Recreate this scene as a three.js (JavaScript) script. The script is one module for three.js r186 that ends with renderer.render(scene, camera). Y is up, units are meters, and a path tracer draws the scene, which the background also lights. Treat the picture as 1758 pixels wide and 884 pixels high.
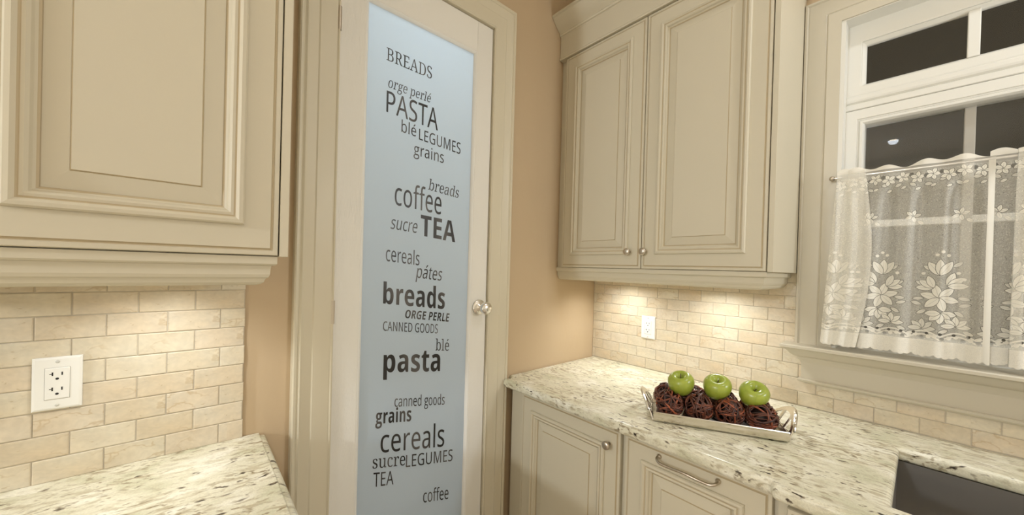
import * as THREE from 'three';
import { FontLoader } from 'three/addons/loaders/FontLoader.js';
import { RoundedBoxGeometry } from 'three/addons/geometries/RoundedBoxGeometry.js';
import { mergeGeometries, toCreasedNormals } from 'three/addons/utils/BufferGeometryUtils.js';
import { ImprovedNoise } from 'three/addons/math/ImprovedNoise.js';

// ---------------------------------------------------------------- camera, night outside, exposure
const scene = new THREE.Scene();
scene.background = new THREE.Color(0.030, 0.026, 0.017);
const camera = new THREE.PerspectiveCamera(70.65, 1758 / 884, 0.02, 40);
const C = 0.914;                                   // counter height; heights below are often given above it
camera.position.set(1.2552, C + 0.4962, 1.7574);
camera.rotation.order = 'YXZ';
camera.rotation.set(-0.0067, 0.8471, 0.0277);
camera.setViewOffset(1758, 884, 0, -22.2, 1758, 884);
const renderer = new THREE.WebGLRenderer();
renderer.toneMapping = THREE.LinearToneMapping;
renderer.toneMappingExposure = 0.89;
renderer.shadowMap.enabled = true;
renderer.shadowMap.type = THREE.PCFSoftShadowMap;

const CEIL = 3.05;
const WARM = new THREE.Color(0.925, 1, 1.09), PUCK = new THREE.Color(0.98, 1, 1.0);
const CANS = [[0.983, 4.265, 1.3], [1.75, 0.62, 2.8], [2.6, 3.6, 0.9]];
const FILL_GLOBES = [[2.6, 1.80, 0.32, 3.0], [0.8, 1.98, 4.3, 9.4]];  // hanging globes added out of view as fill light
const PUCKS = [[0.16, 1.80, 0.54], [0.235, 0.16, 0.88], [0.69, 0.16, 0.82]];
const PANTRY_LIGHT = 1.5;

// ---------------------------------------------------------------- helpers
let seed = 12345;
const rnd = () => { seed = (seed * 1664525 + 1013904223) >>> 0; return seed / 4294967296; };
const used = {};
function numbered(name) {
  const n = used[name] = (used[name] ?? -1) + 1;
  return n ? name + '_' + String(n).padStart(3, '0') : name;
}
function put(o, parent) { parent.add(o); return o; }
function part(name, geo, mat, parent) {
  const m = new THREE.Mesh(geo, mat); m.name = numbered(name); m.castShadow = m.receiveShadow = true;
  return put(m, parent ?? scene);
}
function thing(name, label, category, pos = [0, 0, 0], turn = 0, group) {
  const o = new THREE.Group(); o.name = numbered(name); scene.add(o);
  o.position.set(...pos); o.rotation.y = turn; o.userData = { label, category };
  if (group) o.userData.group = group;
  return o;
}
function structure(o, label) { o.userData.kind = 'structure'; if (label) o.userData.label = label; return o; }
const box = (x0, x1, y0, y1, z0, z1) => new THREE.BoxGeometry(x1 - x0, y1 - y0, z1 - z0).translate((x0 + x1) / 2, (y0 + y1) / 2, (z0 + z1) / 2);
function rbox(x0, x1, y0, y1, z0, z1, r = 0.003, seg = 2) {
  return new RoundedBoxGeometry(x1 - x0, y1 - y0, z1 - z0, seg, r).translate((x0 + x1) / 2, (y0 + y1) / 2, (z0 + z1) / 2);
}
const plain = (g) => { const n = g.index ? g.toNonIndexed() : g; for (const k of Object.keys(n.attributes)) if (!['position', 'normal', 'uv'].includes(k)) n.deleteAttribute(k); return n; };
const merge = (list) => mergeGeometries(list.map(plain));
function outward(g) {                              // make a closed surface face outwards
  const p = g.attributes.position.array; let v = 0;
  for (let i = 0; i < p.length; i += 9) {
    const [ax, ay, az, bx, by, bz, cx, cy, cz] = p.subarray(i, i + 9);
    v += ax * (by * cz - bz * cy) + ay * (bz * cx - bx * cz) + az * (bx * cy - by * cx);
  }
  if (v < 0) for (let i = 0; i < p.length; i += 9) for (let k = 0; k < 3; k++) { const t = p[i + 3 + k]; p[i + 3 + k] = p[i + 6 + k]; p[i + 6 + k] = t; }
  g.computeVertexNormals();
  return g;
}
// A closed profile [[d, h], ...] carried along a polyline in the (u, v) plane with mitred corners; d to the side, h along w.
// place maps (u, v, w) to world axes.
function sweep(path, prof, place, closed = false, crease = 0.55) {
  const n = path.length, rows = [];
  for (let i = 0; i < n; i++) {
    const a = path[(i - 1 + n) % n], b = path[i], c = path[(i + 1) % n];
    const dir = (p, q) => { const l = Math.hypot(q[0] - p[0], q[1] - p[1]); return [(q[0] - p[0]) / l, (q[1] - p[1]) / l]; };
    const d0 = !closed && i === 0 ? dir(b, c) : dir(a, b), d1 = !closed && i === n - 1 ? dir(a, b) : dir(b, c);
    const n0 = [d0[1], -d0[0]], n1 = [d1[1], -d1[0]];
    let m = [n0[0] + n1[0], n0[1] + n1[1]]; const k = 2 / (m[0] * m[0] + m[1] * m[1]); m = [m[0] * k, m[1] * k];
    rows.push(prof.map(([d, h]) => place(b[0] + m[0] * d, b[1] + m[1] * d, h)));
  }
  const P = [], tri = (a, b, c) => P.push(...a, ...b, ...c), K = prof.length;
  for (let i = 0; i < (closed ? n : n - 1); i++) for (let j = 0; j < K; j++) {
    const A = rows[i], B = rows[(i + 1) % n], j2 = (j + 1) % K;
    tri(A[j], B[j], B[j2]); tri(A[j], B[j2], A[j2]);
  }
  if (!closed) for (const [r, flip] of [[rows[0], 0], [rows[n - 1], 1]]) {
    const f = THREE.ShapeUtils.triangulateShape(prof.map(([d, h]) => new THREE.Vector2(d, h)), []);
    const ccw = THREE.ShapeUtils.area(prof.map(([d, h]) => new THREE.Vector2(d, h))) > 0;
    for (const [x, y, z] of f) (flip ? ccw : !ccw) ? tri(r[x], r[y], r[z]) : tri(r[x], r[z], r[y]);
  }
  const g = new THREE.BufferGeometry();
  g.setAttribute('position', new THREE.Float32BufferAttribute(P, 3));
  outward(g);
  const uv = []; for (let i = 0; i < P.length; i += 3) uv.push(g.attributes.position.array[i] + g.attributes.position.array[i + 2], g.attributes.position.array[i + 1]);
  g.setAttribute('uv', new THREE.Float32BufferAttribute(uv, 2));
  return crease ? toCreasedNormals(g, crease) : g;
}
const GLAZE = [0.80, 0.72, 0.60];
// Nested mitred rectangles facing +z: steps of [inset, z, glazed]. A cap closes the last one.
function rings(x0, x1, y0, y1, steps, cap = false) {
  const P = [], Q = [], U = [];
  const quad = (a, b, c, d, col) => { for (const p of [a, b, c, a, c, d]) { P.push(...p); Q.push(...col); U.push(p[0], p[1]); } };
  const rect = ([i, z]) => [[x0 + i, y0 + i, z], [x1 - i, y0 + i, z], [x1 - i, y1 - i, z], [x0 + i, y1 - i, z]];
  for (let s = 0; s + 1 < steps.length; s++) {
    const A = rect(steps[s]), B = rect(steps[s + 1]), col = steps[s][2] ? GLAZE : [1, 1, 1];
    for (let k = 0; k < 4; k++) { const k2 = (k + 1) % 4; quad(A[k], A[k2], B[k2], B[k], col); }
  }
  if (cap) { const A = rect(steps[steps.length - 1]); quad(A[0], A[1], A[2], A[3], [1, 1, 1]); }
  const g = new THREE.BufferGeometry();
  g.setAttribute('position', new THREE.Float32BufferAttribute(P, 3));
  g.setAttribute('color', new THREE.Float32BufferAttribute(Q, 3));
  g.setAttribute('uv', new THREE.Float32BufferAttribute(U, 2));
  g.computeVertexNormals();
  return g;
}
const lathe = (pts, seg = 24) => new THREE.LatheGeometry(pts.map(([x, y]) => new THREE.Vector2(x, y)), seg);

// ---------------------------------------------------------------- textures
const noise = new ImprovedNoise();
const fbm = (x, y, z, o = 4) => { let s = 0, a = 0.5, t = 0; for (let i = 0; i < o; i++) { s += a * noise.noise(x, y, z); t += a; x *= 2.03; y *= 2.03; z += 7.7; a *= 0.5; } return s / t; };
const smooth = THREE.MathUtils.smoothstep;
function texture(w, h, f, srgb = true) {           // f(u, v) in 0..1 -> [r, g, b] in 0..1
  const d = new Uint8Array(w * h * 4);
  for (let y = 0; y < h; y++) for (let x = 0; x < w; x++) {
    const c = f((x + 0.5) / w, (y + 0.5) / h), i = (y * w + x) * 4;
    d[i] = c[0] * 255; d[i + 1] = c[1] * 255; d[i + 2] = c[2] * 255; d[i + 3] = 255;
  }
  const t = new THREE.DataTexture(d, w, h);
  t.magFilter = THREE.LinearFilter; t.minFilter = THREE.LinearMipmapLinearFilter; t.generateMipmaps = true;
  t.wrapS = t.wrapT = THREE.RepeatWrapping; if (srgb) t.colorSpace = THREE.SRGBColorSpace; t.needsUpdate = true;
  return t;
}
const mixc = (a, b, t) => [a[0] + (b[0] - a[0]) * t, a[1] + (b[1] - a[1]) * t, a[2] + (b[2] - a[2]) * t];
// Granite, 1.3 m a side: cream ground, drifting taupe streaks, dark and black flecks.
const graniteMap = texture(1400, 1400, (u, v) => {
  const x = u * 1.3, y = v * 1.3, wx = x + 0.04 * fbm(x * 6, y * 6, 3, 3), wy = y + 0.02 * fbm(x * 9, y * 9, 9, 3) + 0.10 * x;
  let c = [0.90, 0.88, 0.80];
  const cloud = fbm(wx * 9, wy * 15, 1, 3);
  c = mixc(c, [0.83, 0.82, 0.72], smooth(cloud, 0.0, 0.4));
  c = mixc(c, [0.955, 0.94, 0.885], smooth(-cloud, 0.0, 0.35));
  const mass = smooth(fbm(wx * 5, wy * 8, 11, 3), -0.25, 0.3), s1 = fbm(wx * 24, wy * 66, 5, 5);
  c = mixc(c, [0.745, 0.70, 0.595], smooth(s1, -0.02, 0.30) * (0.25 + 0.75 * mass));
  const s2 = fbm(wx * 46 + 3, wy * 100, 17, 4);
  c = mixc(c, [0.585, 0.525, 0.42], smooth(s2, 0.10, 0.30) * (0.2 + 0.8 * mass) * 0.9);
  const s3 = fbm(wx * 40 + 9, wy * 76 + 9, 33, 4), where = smooth(fbm(x * 9, y * 9, 41, 3), -0.05, 0.25);
  c = mixc(c, [0.36, 0.305, 0.235], smooth(s3, 0.19, 0.32) * (0.12 + 0.88 * where) * 0.9);
  c = mixc(c, [0.13, 0.105, 0.085], smooth(s3, 0.31, 0.39) * where);
  const grain = noise.noise(x * 330, y * 430, 2) * 0.05 + noise.noise(x * 160, y * 240, 7) * 0.03;
  return c.map((k) => Math.min(1, Math.max(0, k + grain)));
});
graniteMap.repeat.set(1 / 1.3, 1 / 1.3);
const graniteTurned = graniteMap.clone(); graniteTurned.rotation = Math.PI / 2 + 0.25; graniteTurned.needsUpdate = true;
// Travertine, half a metre a side.
const stoneMap = texture(768, 768, (u, v) => {
  const x = u * 0.5, y = v * 0.5, w = 0.02 * fbm(x * 20, y * 20, 2);
  const k = 0.945 + 0.07 * fbm(x * 14, (y + w) * 30, 3, 4) + 0.05 * fbm(x * 90, (y + w) * 120, 8, 3);
  const pit = smooth(fbm(x * 75, (y + w) * 130, 14, 3), 0.34, 0.5), vein = smooth(0.10 - Math.abs(fbm(x * 18, y * 26, 31, 4)), 0.03, 0.1) * smooth(fbm(x * 7, y * 7, 40, 2), 0.1, 0.35);
  const warm = fbm(x * 11, y * 14, 25, 3);
  return mixc(mixc([k, k * (0.985 - 0.03 * warm), k * (0.96 - 0.07 * warm)], [0.76, 0.69, 0.57], pit * 0.4), [0.80, 0.72, 0.60], vein * 0.45).map((q) => Math.min(1, Math.max(0, q)));
});
const orange = texture(512, 512, (u, v) => { const k = 0.5 + 0.35 * fbm(u * 60, v * 60, 4, 3); return [k, k, k]; }, false);
const speck = texture(512, 512, (u, v) => { const k = 0.5 + 0.5 * noise.noise(u * 190, v * 190, 4) * 1.2; return [k, k, k].map((q) => Math.min(1, Math.max(0, q))); }, false);
const brushed = texture(512, 512, (u, v) => { const k = 0.5 + 0.5 * fbm(u * 4, v * 160, 4, 3); return [k, k, k]; }, false);

// ---------------------------------------------------------------- materials
const std = (c, o = {}) => new THREE.MeshStandardMaterial({ color: new THREE.Color().setRGB(...c), roughness: 0.5, ...o });
const M = {
  cream: std([0.615, 0.555, 0.42], { roughness: 0.55, vertexColors: true }),
  creamPlain: std([0.615, 0.555, 0.42], { roughness: 0.55 }),
  windowTrim: std([0.575, 0.52, 0.405], { roughness: 0.4 }),
  trim: std([0.66, 0.595, 0.45], { roughness: 0.4 }),
  window: std([0.75, 0.725, 0.65], { roughness: 0.35 }),
  shadedWhite: std([0.40, 0.37, 0.31], { roughness: 0.5 }),  // white window paint darkened to stand in for shade on the lower muntins
  tan: std([0.55, 0.415, 0.262], { roughness: 0.8, bumpMap: orange, bumpScale: 0.0006 }),
  paint: std([0.78, 0.74, 0.64], { roughness: 0.85 }),
  ceiling: std([0.82, 0.73, 0.60], { roughness: 0.9 }),
  floor: std([0.54, 0.45, 0.35], { roughness: 0.45 }),
  grout: std([0.56, 0.50, 0.40], { roughness: 0.95 }),
  granite: new THREE.MeshPhysicalMaterial({ map: graniteMap, roughness: 0.3, color: new THREE.Color(0.93, 0.93, 0.90) }),
  graniteLeft: new THREE.MeshPhysicalMaterial({ map: graniteTurned, roughness: 0.3, color: new THREE.Color(0.93, 0.93, 0.90) }),
  door: std([0.88, 0.85, 0.78], { roughness: 0.55, bumpMap: speck, bumpScale: 0.0008 }),
  nickel: std([0.56, 0.50, 0.42], { roughness: 0.32, metalness: 1 }),
  chrome: std([0.82, 0.80, 0.76], { roughness: 0.22, metalness: 1 }),
  silver: std([0.74, 0.70, 0.62], { roughness: 0.24, metalness: 1 }),
  steel: std([0.42, 0.40, 0.37], { roughness: 0.36, metalness: 1, bumpMap: brushed, bumpScale: 0.0002 }),
  plastic: std([0.84, 0.82, 0.76], { roughness: 0.3 }),
  slot: std([0.02, 0.017, 0.015], { roughness: 0.7 }),
  white: std([0.85, 0.83, 0.78], { roughness: 0.5 }),
  pane: new THREE.MeshPhysicalMaterial({ color: 0xffffff, transmission: 1, thickness: 0, roughness: 0.015, ior: 1.5 }),
  frost: new THREE.MeshPhysicalMaterial({ color: new THREE.Color(0.68, 0.75, 0.81), transmission: 0.48, thickness: 0, roughness: 0.95, ior: 1.3 }),
  print: new THREE.MeshStandardMaterial({ color: 0xffffff, vertexColors: true, roughness: 0.35 }),
  bulb: new THREE.MeshStandardMaterial({ color: 0x222222, emissive: new THREE.Color(1, 0.86, 0.62), emissiveIntensity: 14 }),
  globe: new THREE.MeshStandardMaterial({ color: 0x888888, emissive: new THREE.Color(1, 0.93, 0.78), emissiveIntensity: 3 }),
  coolBulb: new THREE.MeshStandardMaterial({ color: 0x222222, emissive: new THREE.Color(0.86, 0.93, 1), emissiveIntensity: 2 }),
};
const TILES = [[0.75, 0.675, 0.53], [0.735, 0.64, 0.49], [0.77, 0.70, 0.56], [0.75, 0.66, 0.52], [0.72, 0.635, 0.49], [0.76, 0.68, 0.545]].map((c) => std(c, { map: stoneMap, roughness: 0.5 }));

// ---------------------------------------------------------------- room shell
const XR = 3.7, ZN = 5.2;
const OPEN = { z0: 0.775, z1: 1.425, top: C + 1.545 };          // pantry doorway in the left wall
const WIN = { x0: 1.04, x1: 1.90, y0: C + 0.235, y1: C + 1.425 };
structure(part('floor', box(-0.15, XR + 0.12, -0.1, 0, -0.15, ZN + 0.12), M.floor), 'plain brown floor of the kitchen');
structure(part('ceiling', box(-0.15, XR + 0.12, CEIL, CEIL + 0.1, -0.15, ZN + 0.12), M.ceiling), 'warm white ceiling above the cabinets');
const wallLeft = structure(part('wall_left', merge([
  box(-0.13, -0.01, 0, CEIL, -0.15, OPEN.z0), box(-0.13, -0.01, 0, CEIL, OPEN.z1, ZN + 0.12), box(-0.13, -0.01, OPEN.top, CEIL, OPEN.z0, OPEN.z1)]), M.tan), 'tan painted wall around the pantry door');
const wallFar = structure(part('wall_far', merge([
  box(-0.01, WIN.x0, 0, CEIL, -0.15, -0.01), box(WIN.x1, XR + 0.12, 0, CEIL, -0.15, -0.01),
  box(WIN.x0, WIN.x1, 0, WIN.y0, -0.15, -0.01), box(WIN.x0, WIN.x1, WIN.y1, CEIL, -0.15, -0.01)]), M.tan), 'tan painted wall with the window');
structure(part('wall_right', box(XR, XR + 0.12, 0, CEIL, -0.01, ZN + 0.12), M.paint), 'cream wall on the right of the kitchen');
structure(part('wall_near', box(-0.01, XR, 0, CEIL, ZN, ZN + 0.12), M.paint), 'cream wall behind the camera');

// pantry behind the door, lit by a cool lamp
const pantry = new THREE.Group(); pantry.name = numbered('wall_pantry'); scene.add(pantry); structure(pantry, 'pantry behind the frosted door glass');
part('lining', merge([box(-1.0, -0.95, 0, CEIL, 0.5, 1.7), box(-0.95, -0.13, 0, CEIL, 0.45, 0.5), box(-0.95, -0.13, 0, CEIL, 1.7, 1.75), box(-0.95, -0.13, CEIL - 0.1, CEIL, 0.5, 1.7), box(-0.95, -0.13, -0.05, 0, 0.5, 1.7)]), M.white, pantry);
{
  const y = 2.5;
  part('pantry_lamp', new THREE.SphereGeometry(0.06, 24, 16).translate(-0.50, y, 1.1), M.coolBulb, pantry);
  const l = new THREE.PointLight(new THREE.Color(0.90, 0.96, 1), PANTRY_LIGHT); l.position.set(-0.50, y, 1.1); l.castShadow = true; l.shadow.radius = 2; l.name = 'pantry_lamp_light'; pantry.add(l);
}

// ---------------------------------------------------------------- backsplash tiles, one by one
const JT = 0.0019, TL = 0.1041, TH = 0.052;
const tileGeo = new Map();
function tile(w, h) {                               // chamfered slab, front at z = 0, centred
  const key = w.toFixed(3) + '_' + h.toFixed(3) + '_' + Math.floor(rnd() * 9);
  if (!tileGeo.has(key)) {
    const g = rings(-w / 2, w / 2, -h / 2, h / 2, [[0, -0.009], [0, -0.0014], [0.0007, -0.0004], [0.0018, 0]], true);
    g.deleteAttribute('color');
    const ou = rnd(), ov = rnd(), uv = g.attributes.uv.array;
    for (let i = 0; i < uv.length; i += 2) { uv[i] = uv[i] * 2 + ou; uv[i + 1] = uv[i + 1] * 2 + ov; }
    tileGeo.set(key, g);
  }
  return tileGeo.get(key);
}
function tileRun(parent, s0, s1, y0, y1, joint, place, turn, rows = [0, 99]) {
  for (let r = rows[0]; r < rows[1] && y0 + r * TH < y1 - 0.006; r++) {
    const a = y0 + r * TH, b = Math.min(a + TH, y1);
    const first = joint(r), k0 = Math.floor((s0 - first) / TL);
    for (let k = k0; first + k * TL < s1; k++) {
      const p = Math.max(s0, first + k * TL), q = Math.min(s1, first + (k + 1) * TL);
      if (q - p < 0.008) continue;
      const m = new THREE.Mesh(tile(q - p - JT, b - a - JT), TILES[Math.floor(rnd() * TILES.length)]);
      m.name = numbered('tile'); m.castShadow = m.receiveShadow = true;
      m.position.set(...place((p + q) / 2, (a + b) / 2, (rnd() - 0.5) * 0.0008)); m.rotation.y = turn; m.rotation.z = 0;
      parent.add(m);
    }
  }
}
part('grout', box(-0.01, -0.0022, C - 0.03, C + 0.507, 1.6425, 2.52), M.grout, wallLeft);
tileRun(wallLeft, 1.6405, 2.52, C - 0.001, C + 0.509, (r) => 2.00717 + (r % 2 ? TL / 2 : 0), (s, y, d) => [d, y, s], Math.PI / 2);
part('grout', merge([box(-0.0095, 0.935, C - 0.03, C + 0.507, -0.01, -0.0022), box(0.935, 0.966, C + 0.10, C + 0.225, -0.01, -0.0022)]), M.grout, wallFar);
part('grout', box(0.935, 2.1, C - 0.03, C + 0.115, -0.01, -0.0022), M.grout, wallFar);
const farJoint = (r) => 1.05 + (r % 2 ? TL / 2 + 0.001 : 0);
for (const [x1, r0, r1] of [[2.1, 0, 2], [0.965, 2, 4], [0.9385, 4, 99]]) tileRun(wallFar, -0.009, x1, C + 0.001, C + 0.509, farJoint, (s, y, d) => [s, y, d], 0, [r0, r1]);

// ---------------------------------------------------------------- pantry door (leaf, glass, knob, hinge, casing)
const door = new THREE.Group(); door.name = 'door_1'; scene.add(door);
structure(door, 'narrow white pantry door with a frosted glass panel of printed food words');
const LZ0 = 0.790, LZ1 = 1.4105, GZ0 = 0.8815, GZ1 = 1.317, GTOP = C + 1.391, LTOP = C + 1.529, GBOT = 0.26, LX0 = -0.045, LX1 = -0.006;
part('stile', rbox(LX0, LX1, 0.008, LTOP, LZ0, GZ0 - 0.012, 0.002), M.door, door);
part('stile', rbox(LX0, LX1, 0.008, LTOP, GZ1 + 0.012, LZ1, 0.002), M.door, door);
part('rail', rbox(LX0, LX1 - 0.0002, GTOP + 0.012, LTOP, GZ0 - 0.012, GZ1 + 0.012, 0.002), M.door, door);
part('rail', rbox(LX0, LX1 - 0.0002, 0.008, GBOT - 0.012, GZ0 - 0.012, GZ1 + 0.012, 0.002), M.door, door);
// glazing bead: path in (z, y), h along +x
const onLeft = (u, v, w) => [w, v, u], onFar = (u, v, w) => [u, v, w];
part('glazing_bead', sweep([[GZ0, GBOT], [GZ1, GBOT], [GZ1, GTOP], [GZ0, GTOP]], [[0.0, -0.030], [0.013, -0.030], [0.013, -0.0075], [0.009, -0.0065], [0.005, -0.009], [0.0015, -0.0135], [0, -0.017]], onLeft, true), M.white, door);
const pane = part('glass_pane', box(-0.024, -0.018, GBOT - 0.004, GTOP + 0.004, GZ0 - 0.004, GZ1 + 0.004), M.frost, door);

// printed words: [text, font, slanted, height reference, start z, y, end z, y, heights at start and end] with y above the counter
const WORDS = [
  ['BREADS', 'serif_regular', 0, 'H', 1.252, 1.219, 1.073, 1.216, 0.045, 0.046],
  ['orge perlé', 'serif_regular', 1, 'x', 1.243, 1.126, 1.074, 1.124, 0.027, 0.025],
  ['PASTA', 'sans_regular', 0, 'H', 1.248, 1.038, 1.041, 1.026, 0.075, 0.083],
  ['blé', 'sans_regular', 0, 'l', 1.190, 0.982, 1.132, 0.979, 0.046, 0.043],
  ['LEGUMES', 'sans_regular', 0, 'H', 1.120, 0.972, 0.934, 0.958, 0.041, 0.046],
  ['grains', 'sans_regular', 0, 'x', 1.140, 0.911, 1.011, 0.905, 0.033, 0.033],
  ['breads', 'serif_regular', 1, 'x', 1.077, 0.790, 0.936, 0.777, 0.031, 0.032],
  ['coffee', 'sans_regular', 0, 'x', 1.209, 0.714, 1.016, 0.700, 0.062, 0.067],
  ['sucre', 'sans_regular', 1, 'x', 1.222, 0.626, 1.117, 0.618, 0.035, 0.037],
  ['TEA', 'sans_bold', 0, 'H', 1.104, 0.611, 0.948, 0.595, 0.079, 0.084],
  ['cereals', 'sans_regular', 0, 'x', 1.236, 0.509, 1.105, 0.496, 0.041, 0.039],
  ['pátes', 'sans_regular', 1, 'x', 1.119, 0.450, 1.004, 0.437, 0.037, 0.038],
  ['breads', 'sans_bold', 0, 'x', 1.242, 0.357, 0.989, 0.323, 0.057, 0.065],
  ['ORGE PERLE', 'sans_bold', 1, 'H', 1.157, 0.299, 0.965, 0.270, 0.031, 0.034],
  ['CANNED GOODS', 'sans_regular', 0, 'H', 1.240, 0.260, 1.018, 0.228, 0.033, 0.036],
  ['blé', 'serif_regular', 0, 'l', 1.026, 0.161, 0.964, 0.152, 0.048, 0.046],
  ['pasta', 'sans_bold', 0, 'x', 1.235, 0.110, 1.003, 0.075, 0.062, 0.068],
  ['canned goods', 'sans_regular', 0, 'x', 1.190, -0.025, 0.978, -0.065, 0.030, 0.031],
  ['grains', 'sans_bold', 0, 'x', 1.259, -0.070, 1.122, -0.095, 0.039, 0.041],
  ['cereals', 'sans_regular', 0, 'x', 1.238, -0.179, 0.975, -0.236, 0.062, 0.069],
  ['sucre', 'serif_regular', 0, 'x', 1.265, -0.227, 1.142, -0.256, 0.034, 0.036],
  ['LEGUMES', 'sans_regular', 0, 'H', 1.139, -0.265, 0.933, -0.309, 0.046, 0.048],
  ['TEA', 'sans_regular', 0, 'H', 1.261, -0.294, 1.186, -0.312, 0.051, 0.050],
  ['coffee', 'sans_regular', 0, 'x', 1.063, -0.430, 0.948, -0.461, 0.038, 0.038],
];
const fonts = {}, loader = new FontLoader();
for (const n of ['sans_regular', 'sans_bold', 'serif_regular', 'serif_bold']) fonts[n] = await loader.loadAsync('fonts/droid/droid_' + n + '.typeface.json');
for (const [text, fn, slant, ref, z0, y0, z1, y1, h0, h1] of WORDS) {
  const font = fonts[fn], range = (g) => { g.computeBoundingBox(); return g.boundingBox; };
  const H = range(new THREE.ShapeGeometry(font.generateShapes(ref, 1), 4)).max.y;
  const all = [], tones = [];
  for (const s of font.generateShapes(text, 1)) { const g = new THREE.ShapeGeometry(s, 6).toNonIndexed(); all.push(g); tones.push(null); }
  const g = mergeGeometries(all), p = g.attributes.position;
  if (slant) for (let i = 0; i < p.count; i++) p.setX(i, p.getX(i) + 0.2 * p.getY(i));
  const b = range(g), W = b.max.x - b.min.x, col = [], k0 = rnd() * 6;
  for (let i = 0; i < p.count; i++) {
    const u = (p.getX(i) - b.min.x) / W, v = p.getY(i) / H;
    p.setXYZ(i, -0.0174, C + y0 + (y1 - y0) * u + (h0 + (h1 - h0) * u) * v, z0 + (z1 - z0) * u);
    const t = Math.pow(0.5 + 0.5 * Math.sin(k0 + u * 7.5 + v * 0.9), 2);       // see-through letters, darker and paler in turn
    col.push(0.016 + 0.085 * t, 0.015 + 0.078 * t, 0.015 + 0.074 * t);
  }
  g.setAttribute('color', new THREE.Float32BufferAttribute(col, 3));
  g.computeVertexNormals();
  if (g.attributes.normal.getX(0) < 0) { const a = p.array; for (let i = 0; i < a.length; i += 9) for (let k = 0; k < 3; k++) { const t = a[i + 3 + k]; a[i + 3 + k] = a[i + 6 + k]; a[i + 6 + k] = t; } g.computeVertexNormals(); }
  part('lettering', g, M.print, pane).userData.label = 'the word ' + text + ' in dark lettering';
}
{ // knob: rose and ball on a short neck, axis along +x
  const k = part('door_knob', lathe([[0, 0.016], [0.009, 0.016], [0.0085, 0.026], [0.012, 0.031], [0.020, 0.036], [0.0255, 0.044], [0.027, 0.052], [0.0255, 0.060], [0.020, 0.066], [0.010, 0.0695], [0, 0.070]], 40), M.chrome, door);
  k.rotation.z = -Math.PI / 2; k.position.set(LX1, C + 0.3245, 0.829);
  part('rose', lathe([[0, 0.0], [0.033, 0.0], [0.033, 0.004], [0.030, 0.008], [0.022, 0.010], [0.013, 0.013], [0.0095, 0.020], [0, 0.020]], 40), M.chrome, k);
  for (const y of [C + 0.338, C + 1.28, 0.3]) {
    const h = part('hinge', new THREE.CylinderGeometry(0.0065, 0.0065, 0.075, 14).translate(0.0005, y, LZ1 + 0.0035), M.nickel, door);
    h.userData.label = 'small metal hinge knuckle';
  }
}
// jambs and casing around the doorway
part('jamb', merge([box(-0.13, -0.008, 0, OPEN.top - 0.012, OPEN.z0, LZ0 - 0.003), box(-0.13, -0.008, 0, OPEN.top - 0.012, LZ1 + 0.003, OPEN.z1), box(-0.13, -0.008, LTOP + 0.003, OPEN.top, OPEN.z0, OPEN.z1)]), M.trim, door);
const CASING = [[0.0, -0.01], [0.0, 0.004], [0.004, 0.007], [0.008, 0.004], [0.012, 0.0045], [0.045, 0.0085], [0.058, 0.0095], [0.062, 0.007], [0.066, 0.0085], [0.088, 0.013], [0.094, 0.016], [0.100, 0.012], [0.104, 0.0155], [0.110, 0.0165], [0.114, 0.013], [0.115, -0.01]];
part('casing', sweep([[LZ0 - 0.004, 0], [LZ0 - 0.004, LTOP + 0.004], [LZ1 + 0.001, LTOP + 0.004], [LZ1 + 0.001, 0]].reverse(), CASING, onLeft), M.trim, door);

// ---------------------------------------------------------------- window
const win = new THREE.Group(); win.name = 'window_1'; scene.add(win);
structure(win, 'white window with a transom, dark at night, behind lace café curtains');
const WX0 = WIN.x0, WX1 = WIN.x1, ZS = -0.05;
part('window_frame', merge([box(WX0 - 0.003, WX0 + 0.012, WIN.y0, WIN.y1, -0.15, 0.012), box(WX1 - 0.012, WX1 + 0.003, WIN.y0, WIN.y1, -0.15, 0.012), box(WX0, WX1, WIN.y1 - 0.01, WIN.y1 + 0.003, -0.15, 0.012), box(WX0, WX1, WIN.y0 - 0.003, WIN.y0 + 0.002, -0.15, -0.053)]), M.window, win);
const WCASE = [[0.0, -0.01], [0.0, 0.018], [0.036, 0.020], [0.040, 0.016], [0.043, 0.018], [0.090, 0.016], [0.094, 0.014], [0.098, 0.020], [0.104, 0.020], [0.106, 0.016], [0.106, -0.01]];
part('casing', sweep([[WX0 + 0.000, C + 0.236], [WX0 + 0.000, WIN.y1 - 0.006], [WX1, WIN.y1 - 0.006], [WX1, C + 0.236]].map(([a, b]) => [a, b]).reverse().reverse(), WCASE.map(([d, h]) => [-d, h]), onFar), M.windowTrim, win);
// transom sash: rails and stiles
const PX = []; { const n = 3, a = 1.1015, b = WX1 - 0.0615, m = 0.026, w = (b - a - m * (n - 1)) / n; for (let i = 0; i < n; i++) PX.push([a + i * (w + m), a + i * (w + m) + w]); }
const PT = [C + 1.199, C + 1.338], PB = [C + 0.305, C + 1.050];
function sash(name, x0, x1, y0, y1, px0, px1, py0, py1, zf, zb, parent) {
  const g = new THREE.Shape([[x0, y0], [x1, y0], [x1, y1], [x0, y1]].map(([a, b]) => new THREE.Vector2(a, b)));
  g.holes.push(new THREE.Path([[px0, py0], [px0, py1], [px1, py1], [px1, py0]].map(([a, b]) => new THREE.Vector2(a, b))));
  return part(name, new THREE.ExtrudeGeometry(g, { depth: zf - zb - 0.004, bevelEnabled: true, bevelThickness: 0.002, bevelSize: 0.002, bevelOffset: -0.002, bevelSegments: 2 }).translate(0, 0, zb + 0.002), M.window, parent);
}
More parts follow.
